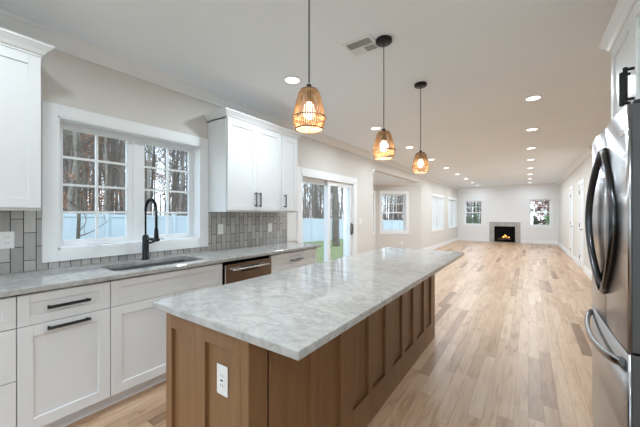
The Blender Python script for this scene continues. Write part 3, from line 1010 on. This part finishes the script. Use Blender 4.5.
# ------------------------------------------------------------------ refrigerator
RF = 0.33
RY0, RY1, RYM = 1.70, 2.54, 2.12
t = thing('refrigerator', 'stainless French-door refrigerator with bottom freezer drawer', 'refrigerator', (0.7, RYM, 0))
b = B(); b.box(RF + 0.065, RX - 0.03, RY0 + 0.004, RY1 - 0.004, 0.03, 1.755, 0.004)
obj('cabinet', b, M['fridge_side'], t)
def fdoor(y0, y1, z0, z1):
    """door slab with rounded long edges and a gently crowned front"""
    b = B(); n = 14; pts = []
    pts.append((RF + 0.010, y0, z0))
    R = 0.007
    for i in range(5):
        a = i * PI / 8; pts.append((RF + R - R * math.sin(a), y0 + R - R * math.cos(a), z0))
    m = (y0 + y1) / 2; hw = (y1 - y0) / 2 - R
    for i in range(1, n):
        q = -1 + 2 * i / n
        pts.append((RF - 0.006 * (1 - q * q), m + q * hw, z0))
    for i in range(5):
        a = i * PI / 8; pts.append((RF + R - R * math.cos(a), y1 - R + R * math.sin(a), z0))
    pts.append((RF + 0.010, y1, z0))
    b.prism(pts, (0, 0, z1 - z0))
    return b
SEAM = 0.755
def sm(o):
    o.data.polygons.foreach_set('use_smooth', [False] * len(o.data.polygons))
    for p in o.data.polygons:
        if abs(p.normal.z) < 0.5 and len(p.vertices) == 4: p.use_smooth = True
    o.data.update()
def bow(z0, z1, q, p, y):
    out = []
    for i in range(21):
        s_ = i / 20; k = math.sin(PI * s_) ** 0.8 if 0 < i < 20 else 0
        out.append((RF - 0.012 - p * k, y + q * k, z0 + (z1 - z0) * s_))
    return out
for (a, e, q, pj, ys) in ((RYM + 0.002, RY1, 0.225, 0.025, RYM + 0.02), (RY0, RYM - 0.002, -0.235, 0.004, RYM - 0.02)):
    d = obj('door', fdoor(a, e, SEAM + 0.004, 1.765), M['steel'], t); sm(d)
    b = B(); b.box(RF + 0.0105, RF + 0.06, a + 0.001, e - 0.001, SEAM + 0.005, 1.764, 0.003)
    obj('door_body', b, M['fridge_side'], d)
    b = B(); b.tube(bow(0.925, 1.645, q, pj, ys), 0.016, 10, flat=(0.017, 0.021))
    hnd = obj('handle', b, M['handle_steel'], d)
d = obj('freezer_drawer', fdoor(RY0, RY1, 0.06, SEAM - 0.004), M['steel'], t); sm(d)
b = B(); b.box(RF + 0.0105, RF + 0.06, RY0 + 0.001, RY1 - 0.001, 0.061, SEAM - 0.005, 0.003)
obj('drawer_body', b, M['fridge_side'], d)
b = B()
pts = []
for i in range(21):
    s_ = i / 20; k = math.sin(PI * s_) ** 0.6 if 0 < i < 20 else 0
    pts.append((RF - 0.008 - 0.05 * k, RY0 + 0.035 + (RY1 - RY0 - 0.06) * s_, 0.705 - 0.035 * k))
b.tube(pts, 0.014, 10, flat=(0.013, 0.019))
obj('handle', b, M['handle_bright'], d)
for y in (RY0 + 0.05, RY1 - 0.05):
    b = B(); b.box(RF + 0.02, RF + 0.14, y - 0.03, y + 0.03, 1.766, 1.785, 0.004)
    obj('hinge_cover', b, M['blackplastic'], t)
b = B(); b.box(RF - 0.006, RF - 0.001, 1.745, 1.80, 1.655, 1.675, 0.001)
obj('badge', b, M['chrome'], t)
b = B(); b.box(RF + 0.07, RF + 0.09, RY0 + 0.02, RY1 - 0.02, 0.0, 0.05)
obj('base_grille', b, M['blackplastic'], t)

# cabinet over the refrigerator with side panel
t = thing('wall_cabinet', 'white two-door cabinet above the refrigerator', 'cabinet', (0.74, 2.14, 1.81))
UX = 0.43
b = B(); b.box(UX + 0.021, RX - 0.002, 1.665, 2.615, 1.80, 2.37, 0.001)
obj('carcass', b, M['cabinet'], t)
for a0, a1, hd in ((1.667, 2.139, 'right'), (2.141, 2.613, 'left')):
    b = B(); shaker(b, 'x', UX, a0, a1, 1.815, 2.345, -1, 0.06)
    p = obj('door', b, M['cabinet'], t)
    y = a0 + 0.035 if hd == 'left' else a1 - 0.035
    bar_pull(p, (UX, y, 1.895), (UX, y, 2.045), (-1, 0, 0))
z1 = 2.345
pr = [(0, z1), (0, z1 + 0.012), (0.010, z1 + 0.016), (0.022, z1 + 0.036), (0.046, z1 + 0.062), (0.052, z1 + 0.066), (0.052, z1 + 0.078), (-0.012, z1 + 0.078), (-0.012, z1)]
b = B(); b.sweep([(RX - 0.003, 1.665), (UX + 0.002, 1.665), (UX + 0.002, 2.615), (RX - 0.003, 2.615)], pr)
b.box(UX + 0.02, RX - 0.003, 1.67, 2.61, z1 + 0.06, z1 + 0.07)
obj('crown_moulding', b, M['cabinet'], t)
t = thing('tall_end_panel', 'white tall panel on the far side of the refrigerator', 'panel', (0.75, 2.6, 0))
b = B(); b.box(UX + 0.02, RX - 0.002, 2.56, 2.58, 0.001, 1.799)
b.box(UX + 0.02, UX + 0.045, 2.555, 2.585, 0.001, 1.799)
obj('panel', b, M['cabinet'], t)

# ------------------------------------------------------------------ ceiling fittings
def area(parent, size, watts, col, spread=160, z=-0.035, name='lamp'):
    l = bpy.data.lights.new(name, 'AREA'); l.shape = 'DISK'; l.size = size; l.energy = watts; l.color = col
    l.spread = math.radians(spread)
    o = bpy.data.objects.new(name, l); COL.objects.link(o); o.parent = parent; o.location = (0, 0, z)
    return o
def downlight(label, x, y):
    r = thing('recessed_downlight', label, 'downlight', (x, y, H), 'recessed ceiling downlights')
    b = B(); b.lathe([(0.068, -0.006), (0.068, -0.0005), (0.092, -0.0005), (0.092, -0.003), (0.086, -0.008), (0.074, -0.010), (0.068, -0.006)], (x, y, H), 28)
    obj('trim_ring', b, M['trim'], r)
    b = B(); b.lathe([(0, -0.0055), (0.0685, -0.0055), (0.0685, -0.001), (0, -0.001)], (x, y, H), 28)
    obj('lens', b, M['lens'], r)
    area(r, 0.13, DOWN_W, (0.80, 0.92, 1.0), 175)
    return r
ORD = ['nearest', 'second', 'third', 'fourth', 'fifth', 'sixth', 'seventh', 'eighth', 'farthest']
d0 = downlight('lit round downlight nearest the window side of the kitchen ceiling', -1.93, 2.27)
left = [2.27, 4.29, 5.90, 7.53, 9.16, 10.80, 12.43, 14.1, 15.55]
right = [4.22, 5.77, 7.40, 8.95, 10.60, 12.22, 13.86, 15.5]
def dcopy(x, y, label, dim=1.0):
    r = copy_tree(d0); r.location = (x, y, H); r['label'] = label
    if dim != 1.0:
        for ch in r.children:
            if ch.type == 'LIGHT':
                ch.data = ch.data.copy(); ch.data.energy = DOWN_W * dim
    return r
for i, y in enumerate(left[1:], 1):
    dcopy(-1.95, y, ('farthest' if i == 8 else ORD[i] + ' from the camera') + ' lit downlight in the left ceiling row', 0.25 if i == 8 else 1.0)
for i, y in enumerate(right):
    dcopy(0.045, y, ('nearest' if i == 0 else 'farthest' if i == 7 else ORD[i] + ' from the camera') + ' lit downlight in the right ceiling row', 0.3 if i == 7 else 1.0)
for x, y, l in ((-1.95, 0.3, 'added unseen downlight over the counter above the camera'), (-1.95, -1.2, 'added unseen downlight over the counter behind the camera'),
                (0.045, 0.7, 'added unseen downlight above the camera by the refrigerator'), (0.045, -1.2, 'added unseen downlight behind the camera by the refrigerator')):
    dcopy(x, y, l, 0.45 if x < -1 else 1.0)  # unseen lamps added out of frame to light the kitchen

# ceiling vent
t = thing('ceiling_vent', 'white louvred air vent in the kitchen ceiling by the pendants', 'vent', (-1.09, 2.13, H))
b = B()
b.box(-1.215, -0.965, 2.02, 2.045, H - 0.008, H - 0.0005, 0.002); b.box(-1.215, -0.965, 2.225, 2.25, H - 0.008, H - 0.0005, 0.002)
b.box(-1.215, -1.19, 2.045, 2.225, H - 0.008, H - 0.0005, 0.002); b.box(-0.99, -0.965, 2.045, 2.225, H - 0.008, H - 0.0005, 0.002)
b.box(-1.19, -0.99, 2.13, 2.142, H - 0.008, H - 0.0005); b.box(-1.096, -1.084, 2.142, 2.225, H - 0.008, H - 0.0005)
obj('frame', b, M['trim'], t)
b = B(); b.box(-1.19, -0.99, 2.045, 2.225, H - 0.0015, H - 0.0005)
obj('duct_opening', b, M['duct'], t)
def vslats(x0, x1, y0, y1, along):
    b = B(); n = int(((y1 - y0) if along == 'x' else (x1 - x0)) / 0.0125)
    for i in range(n):
        if along == 'x':
            y = y0 + (i + 0.5) * (y1 - y0) / n; b.prism([(x0, y - 0.004, H - 0.002), (x0, y - 0.002, H - 0.002), (x0, y + 0.005, H - 0.009), (x0, y + 0.003, H - 0.009)], (x1 - x0, 0, 0))
        else:
            x = x0 + (i + 0.5) * (x1 - x0) / n; b.prism([(x - 0.004, y0, H - 0.002), (x - 0.002, y0, H - 0.002), (x + 0.005, y0, H - 0.009), (x + 0.003, y0, H - 0.009)], (0, y1 - y0, 0))
    obj('louvre', b, M['trim'], t)
vslats(-1.19, -0.99, 2.045, 2.13, 'y'); vslats(-1.19, -1.096, 2.142, 2.225, 'x'); vslats(-1.084, -0.99, 2.142, 2.225, 'y')
# smoke detector
b = B(); b.lathe([(0, -0.035), (0.04, -0.035), (0.06, -0.028), (0.065, 0), (0, 0)], (-0.78, 12.8, H - 0.0005), 24)
tag(obj('smoke_detector', b, M['plate'], None, (-0.78, 12.8, H)), 'small round smoke detector on the ceiling before the fireplace', 'smoke detector')

# ------------------------------------------------------------------ pendants
def pendant(label, x, y):
    r = thing('pendant_light', label, 'pendant light', (x, y, H), 'woven cane pendants over the island')
    b = B(); b.lathe([(0, -0.028), (0.055, -0.028), (0.062, -0.022), (0.062, -0.0005), (0, -0.0005)], (x, y, H), 28)
    obj('canopy', b, M['black'], r)
    b = B(); b.tube([(x, y, H - 0.027), (x, y, 1.985)], 0.0035, 8)
    obj('cord', b, M['black'], r)
    zt = 1.945
    prof = [(0.042, 0.0), (0.052, -0.014), (0.066, -0.064), (0.078, -0.118), (0.0815, -0.138), (0.078, -0.165), (0.067, -0.196)]
    # closely set upright cane strips
    b = B(); n = 44
    for k in range(n):
        a = 2 * PI * k / n; wdt = 2 * PI / n * 0.33
        rows_ = []
        for (rr, dz) in prof:
            rows_.append([b.b.verts.new((x + (rr + ox) * math.cos(a + s_ * wdt), y + (rr + ox) * math.sin(a + s_ * wdt), zt + dz)) for s_, ox in ((-1, 0), (0, 0.0022), (1, 0), (0, -0.0012))])
        for A_, B_ in zip(rows_, rows_[1:]):
            for q in range(4):
                b.b.faces.new((A_[q], A_[(q + 1) % 4], B_[(q + 1) % 4], B_[q]))
        b.b.faces.new(rows_[0]); b.b.faces.new(rows_[-1])
    sh = obj('lamp_shade', b, M['cane'], r)
    for rr, dz, th in ((0.0835, -0.138, 0.0028), (0.0685, -0.196, 0.0034)):
        b = B(); b.tube([(x + rr * math.cos(a), y + rr * math.sin(a), zt + dz) for a in [2 * PI * i / 40 for i in range(41)]], th, 6, caps=False)
        obj('binding_ring', b, M['cane_dark'], sh)
    b = B(); b.lathe([(0, 0.006), (0.042, 0.004), (0.046, 0), (0.042, -0.004), (0, -0.003)], (x, y, zt), 28)
    obj('top_cap', b, M['cane_dark'], sh)
    b = B(); b.lathe([(0, 0.03), (0.012, 0.03), (0.016, 0.0), (0.02, -0.045), (0.018, -0.06), (0, -0.06)], (x, y, zt), 16)
    obj('socket', b, M['black'], r)
    b = B(); b.lathe([(0.012, 0), (0.013, -0.008), (0.022, -0.022), (0.031, -0.040), (0.034, -0.058), (0.030, -0.076), (0.017, -0.090), (0, -0.094)], (x, y, zt - 0.05), 20)
    obj('bulb', b, M['bulb'], r)
    l = bpy.data.lights.new('bulb_glow', 'POINT'); l.energy = 3.0; l.color = (1, 0.88, 0.72); l.shadow_soft_size = 0.03
    o = bpy.data.objects.new('bulb_glow', l); COL.objects.link(o); o.parent = r; o.location = (0, 0, zt - H - 0.16)
    return r
p0 = pendant('lit woven cane pendant nearest the camera over the island', -0.91, 1.20)
for y, l in ((2.15, 'lit woven cane pendant in the middle of the three'), (3.10, 'lit woven cane pendant over the far end of the island')):
    c = copy_tree(p0); c.location = (-0.91, y, H); c['label'] = l

# ------------------------------------------------------------------ fireplace
t = thing('fireplace', 'gas fireplace with grey stone surround in the far wall', 'fireplace', (-0.91, FY, 0))
x0, x1, fx0, fx1 = -1.52, -0.30, -1.315, -0.50
b = B()
b.box(x0, fx0, FY - 0.03, FY - 0.001, 0.001, 0.95, 0.002); b.box(fx1, x1, FY - 0.03, FY - 0.001, 0.001, 0.95, 0.002); b.box(fx0, fx1, FY - 0.03, FY - 0.001, 0.745, 0.95, 0.002)
b.box(fx0, fx1, FY - 0.03, FY - 0.001, 0.001, 0.03)
obj('surround', b, M['stone'], t)
b = B()
b.box(fx0, fx1, FY - 0.006, FY - 0.002, 0.03, 0.745)
b.box(fx0, fx0 + 0.02, FY - 0.045, FY - 0.006, 0.03, 0.745); b.box(fx1 - 0.02, fx1, FY - 0.045, FY - 0.006, 0.03, 0.745)
b.box(fx0, fx1, FY - 0.05, FY - 0.006, 0.70, 0.745); b.box(fx0, fx1, FY - 0.20, FY - 0.006, 0.031, 0.075) if False else b.box(fx0, fx1, FY - 0.05, FY - 0.006, 0.031, 0.09)
obj('firebox', b, M['gap'], t)
for k, (xa, xb, za, zb, yy_) in enumerate(((-1.17, -0.72, 0.13, 0.17, 0.035), (-1.08, -0.66, 0.21, 0.15, 0.045), (-1.0, -0.82, 0.13, 0.27, 0.05))):
    b = B(); b.tube([(xa, FY - yy_, za), ((xa + xb) / 2, FY - yy_, (za + zb) / 2 + 0.015), (xb, FY - yy_, zb)], [0.03, 0.034, 0.026], 8)
    obj('log', b, M['log'], t)
for fxx, hh in ((-0.96, 0.09), (-0.89, 0.17), (-0.83, 0.12), (-0.74, 0.06)):
    b = B(); b.lathe([(0, 0), (0.016, 0.02), (0.020, 0.04), (0.010, hh * 0.6), (0.003, hh * 0.9), (0, hh)], (fxx, FY - 0.04, 0.22), 8)
    obj('flame', b, M['flame'], t)

# ------------------------------------------------------------------ outdoors
def gz(y): return -0.12 - 0.021 * y
def sheet(name, label, x0, x1, y0, y1, mat, dz=0.0, th=0.3):
    b = B(); b.prism([(x0, y0, gz(y0) + dz), (x1, y0, gz(y0) + dz), (x1, y1, gz(y1) + dz), (x0, y1, gz(y1) + dz)], (0, 0, -th))
    return struct(name, b, M[mat], label)
sheet('ground', 'green lawn between the house and the fence', -12.2, 30, -12, 50, 'lawn', -0.09)
sheet('ground', 'leaf covered woodland floor behind the fence', -60, -12.2, -20, 130, 'litter', -0.09)
sheet('ground', 'pale road beyond the far windows', -12.2, 30, 50, 58, 'asphalt', -0.09)
sheet('ground', 'lawn across the road', -12.2, 30, 58, 130, 'lawn', -0.09)

# vinyl fence along the woods
t = thing('garden_fence', 'long pale vinyl privacy fence in front of the woods', 'fence', (-12, 20, gz(20)))
y = -3.0
while y < 46:
    y2 = y + 2.4
    def zt_(q): return 1.42 - 0.025 * q
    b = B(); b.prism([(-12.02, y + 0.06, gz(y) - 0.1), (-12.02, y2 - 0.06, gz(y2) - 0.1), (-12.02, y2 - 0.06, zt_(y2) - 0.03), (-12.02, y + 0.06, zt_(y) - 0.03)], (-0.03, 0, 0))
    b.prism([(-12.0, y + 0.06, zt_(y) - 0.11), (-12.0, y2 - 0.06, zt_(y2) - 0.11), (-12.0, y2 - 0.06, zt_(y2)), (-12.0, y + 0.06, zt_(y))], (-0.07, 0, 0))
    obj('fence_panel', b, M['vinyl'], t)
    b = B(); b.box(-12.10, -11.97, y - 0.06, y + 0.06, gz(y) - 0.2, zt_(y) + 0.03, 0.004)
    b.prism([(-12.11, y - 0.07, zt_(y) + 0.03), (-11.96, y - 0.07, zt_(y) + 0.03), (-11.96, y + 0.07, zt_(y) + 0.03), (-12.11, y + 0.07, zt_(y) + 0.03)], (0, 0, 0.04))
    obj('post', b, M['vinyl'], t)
    y = y2

def tree_mesh(seed, height, rad, nbr, mat, name='tree', twigs=2, low=0.25):
    rr = random.Random(seed); b = B()
    pts = []; x = y = 0
    n = 9
    for i in range(n):
        pts.append(Vector((x, y, height * i / (n - 1) - (0.2 if i == 0 else 0)))); x += rr.uniform(-1, 1) * height * 0.012; y += rr.uniform(-1, 1) * height * 0.012
    b.tube(pts, [rad * (1 - 0.85 * i / (n - 1)) for i in range(n)], 7, caps=False)
    def branch(p, d, L, r, depth):
        q = [p]; dd = d.copy()
        for i in range(4):
            dd = (dd + Vector((rr.uniform(-.35, .35), rr.uniform(-.35, .35), rr.uniform(-.1, .35)))).normalized()
            q.append(q[-1] + dd * L / 4)
        b.tube(q, [r, r * .8, r * .6, r * .4, r * .15], 4 if depth == 0 else 3, caps=False)
        if depth < twigs:
            for _ in range(3 if depth == 0 else 2):
                k = rr.randint(1, 4)
                branch(q[k], (dd + Vector((rr.uniform(-1, 1), rr.uniform(-1, 1), rr.uniform(-.3, .8)))).normalized(), L * rr.uniform(.4, .6), r * .45, depth + 1)
    for _ in range(nbr):
        f = rr.uniform(low, 0.97); i = min(n - 2, int(f * (n - 1))); fr_ = f * (n - 1) - i
        p = pts[i].lerp(pts[i + 1], fr_)
        a = rr.uniform(0, 2 * PI); L = height * rr.uniform(.12, .24) * (1.2 - f * .7)
        branch(p, Vector((math.cos(a), math.sin(a), rr.uniform(.2, .9))).normalized(), L, rad * (1 - .8 * f) * .4, 0)
    return b.mesh(name, M[mat])
def leaf_mesh(seed, cx, cz, R, Rz, n, size, mat, name='foliage', flat=False):
    rr = random.Random(seed); b = B()
    cl = [Vector((rr.gauss(0, R * .5), rr.gauss(0, R * .5), cz + rr.gauss(0, Rz * .5))) for _ in range(max(6, n // 40))]
    for _ in range(n):
        c = rr.choice(cl) + Vector((rr.gauss(0, R * .16), rr.gauss(0, R * .16), rr.gauss(0, R * .16)))
        if flat and c.z < 0: c.z = abs(c.z)
        u = Vector((rr.uniform(-1, 1), rr.uniform(-1, 1), rr.uniform(-1, 1))).normalized(); w = u.orthogonal().normalized()
        s_ = size * rr.uniform(.6, 1.3)
        v = [b.b.verts.new(c + u * s_), b.b.verts.new(c + w * s_ * .6), b.b.verts.new(c - u * s_), b.b.verts.new(c - w * s_ * .6)]
        b.b.faces.new(v)
    me = bpy.data.meshes.new(name); b.b.to_mesh(me); b.b.free(); me.materials.append(M[mat]); return me

protos = [tree_mesh(s, 13 + (s % 3) * 1.5, 0.045 + 0.028 * (s % 3), 34, 'bark' if s % 2 else 'bark2') for s in range(1, 7)]
leafm = [leaf_mesh(30 + s, 0, 5.5, 1.8, 4.5, 420, 0.075, 'russet') for s in range(2)]
def ray_ok(px, d):
    X = (px - 528.5) * math.cos(YAW) * d / F
    return X, (d + X * math.sin(YAW)) / math.cos(YAW)
rr = random.Random(5)
count = 0
def put_tree(X, Y, leafy, sc):
    o = bpy.data.objects.new('bare_tree', rr.choice(protos)); COL.objects.link(o)
    o.location = (X, Y, gz(Y) - 0.1); o.rotation_euler = (0, 0, rr.uniform(0, 6.28)); o.scale = (sc, sc, sc)
    tag(o, 'bare grey-brown woodland tree standing beyond the pale fence' if not leafy else 'woodland tree with russet leaves beyond the pale fence', 'tree', 'trees in the woods behind the fence')
    if leafy:
        l = bpy.data.objects.new('foliage', rr.choice(leafm)); COL.objects.link(l); l.parent = o
for lo, hi, dmin, dmax, n in ((60, 190, 12.5, 34, 100), (300, 352, 22, 48, 50), (382, 410, 33, 55, 22)):
    for _ in range(n):
        px = rr.uniform(lo, hi); d = dmin + (dmax - dmin) * rr.random() ** 0.8
        X, Y = ray_ok(px, d)
        if X > -12.9: X = -12.9 - rr.random() * 3
        put_tree(X, Y, rr.random() < (0.35 if lo < 100 else 0.08), rr.uniform(0.75, 1.2))
# undergrowth behind the fence
b = B()
for _ in range(9000):
    X = -13.2 - rr.random() ** 1.3 * 30; Y = rr.uniform(-2, 62)
    h = rr.uniform(0.9, 2.6); a = rr.uniform(0, 6.28); q = rr.uniform(-.5, .5); q2 = rr.uniform(-.5, .5)
    z = gz(Y) - 0.1; w_ = rr.uniform(.012, .03)
    p = Vector((X, Y, z)); tp = Vector((X + q, Y + q2, z + h)); u = Vector((math.cos(a), math.sin(a), 0)) * w_
    v = [b.b.verts.new(p - u), b.b.verts.new(p + u), b.b.verts.new(tp)]
    b.b.faces.new(v)
me = bpy.data.meshes.new('undergrowth'); b.b.to_mesh(me); b.b.free(); me.materials.append(M['brush'])
o = bpy.data.objects.new('undergrowth', me); COL.objects.link(o)
tag(o, 'tangle of brown saplings and brush on the woodland floor', 'undergrowth', kind='stuff')
# dense distant tree line
def far_woods(label, x0, y0, x1, y1, n, hmin, hmax):
    b = B()
    for _ in range(n):
        s_ = rr.random(); X = x0 + (x1 - x0) * s_ + rr.uniform(-4, 4); Y = y0 + (y1 - y0) * s_ + rr.uniform(-4, 4)
        h = rr.uniform(hmin, hmax); a = rr.uniform(0, 6.28); w_ = rr.uniform(.06, .16)
        p = Vector((X, Y, gz(Y) - 1)); q = Vector((rr.uniform(-1, 1), rr.uniform(-1, 1), 0))
        b.tube([p, p + q * .3 + Vector((0, 0, h * .6)), p + q + Vector((0, 0, h))], [w_, w_ * .6, .01], 3, caps=False)
        for _k in range(6):
            z = rr.uniform(.3, .95) * h; a = rr.uniform(0, 6.28); L = rr.uniform(1, 2.6)
            s0 = p + q * (z / h) + Vector((0, 0, z)); b.tube([s0, s0 + Vector((math.cos(a) * L, math.sin(a) * L, L * rr.uniform(.4, 1.1)))], [w_ * .3, .012], 3, caps=False)
    o = obj('distant_woods', b, M['bark'], None, ((x0 + x1) / 2, (y0 + y1) / 2, gz((y0 + y1) / 2)))
    tag(o, label, 'woods', kind='stuff')
far_woods('dense far wall of bare trunks deep in the woods', -40, 0, -46, 75, 420, 8, 12)
far_woods('far line of bare trees across the road beyond the fireplace wall', -40, 95, -4, 85, 330, 10, 14)

# lone trees in the garden
o = bpy.data.objects.new('garden_tree', tree_mesh(77, 6.0, 0.055, 22, 'bark', low=.1)); COL.objects.link(o)
X, Y = ray_ok(79, 8.6); o.location = (X, Y, gz(Y) - .1); o.rotation_euler = (0.05, 0.12, 0)
tag(o, 'slender dark tree on the lawn in front of the fence outside the sink window', 'tree')
o = bpy.data.objects.new('garden_tree', tree_mesh(78, 9, 0.23, 14, 'bark', low=.3)); COL.objects.link(o)
X, Y = ray_ok(336, 17.0); o.location = (X, Y, gz(Y) - .1); o.rotation_euler = (0.0, -0.05, 0)
tag(o, 'thick old tree trunk on the lawn seen through the patio door', 'tree')
o = bpy.data.objects.new('garden_tree', tree_mesh(79, 8, 0.13, 20, 'bark2', low=.2)); COL.objects.link(o)
o.location = (1.3, 27, gz(27) - .1)
tag(o, 'tree with red-brown leaves outside the window right of the fireplace', 'tree')
l = bpy.data.objects.new('foliage', leaf_mesh(5, -0.3, 2.9, 1.7, 1.7, 1500, 0.09, 'redleaf')); COL.objects.link(l); l.parent = o
# shrubs beyond the far windows
def shrub(label, x, y, R, Hh, mat, seed):
    o = bpy.data.objects.new('garden_shrub', leaf_mesh(seed, 0, Hh * .5, R, Hh, 1500, 0.07, mat, 'garden_shrub', True)); COL.objects.link(o)
    o.location = (x, y, gz(y) - .1)
    tag(o, label, 'shrub')
for k, (x, y) in enumerate(((-4.9, 29.5), (-3.8, 30), (-2.7, 29.6))):
    shrub(['dark green shrub at the left of the row outside the window left of the fireplace', 'dark green shrub in the middle of the row outside the window left of the fireplace', 'dark green shrub at the right of the row outside the window left of the fireplace'][k], x, y, .75, 1.6, 'hedge', 40 + k)
shrub('dark low shrub outside the left half of the window right of the fireplace', 0.45, 28, .55, 1.5, 'hedge', 50)
shrub('green shrub outside the right half of the window right of the fireplace', 1.35, 26, .5, 1.4, 'hedge2', 51)
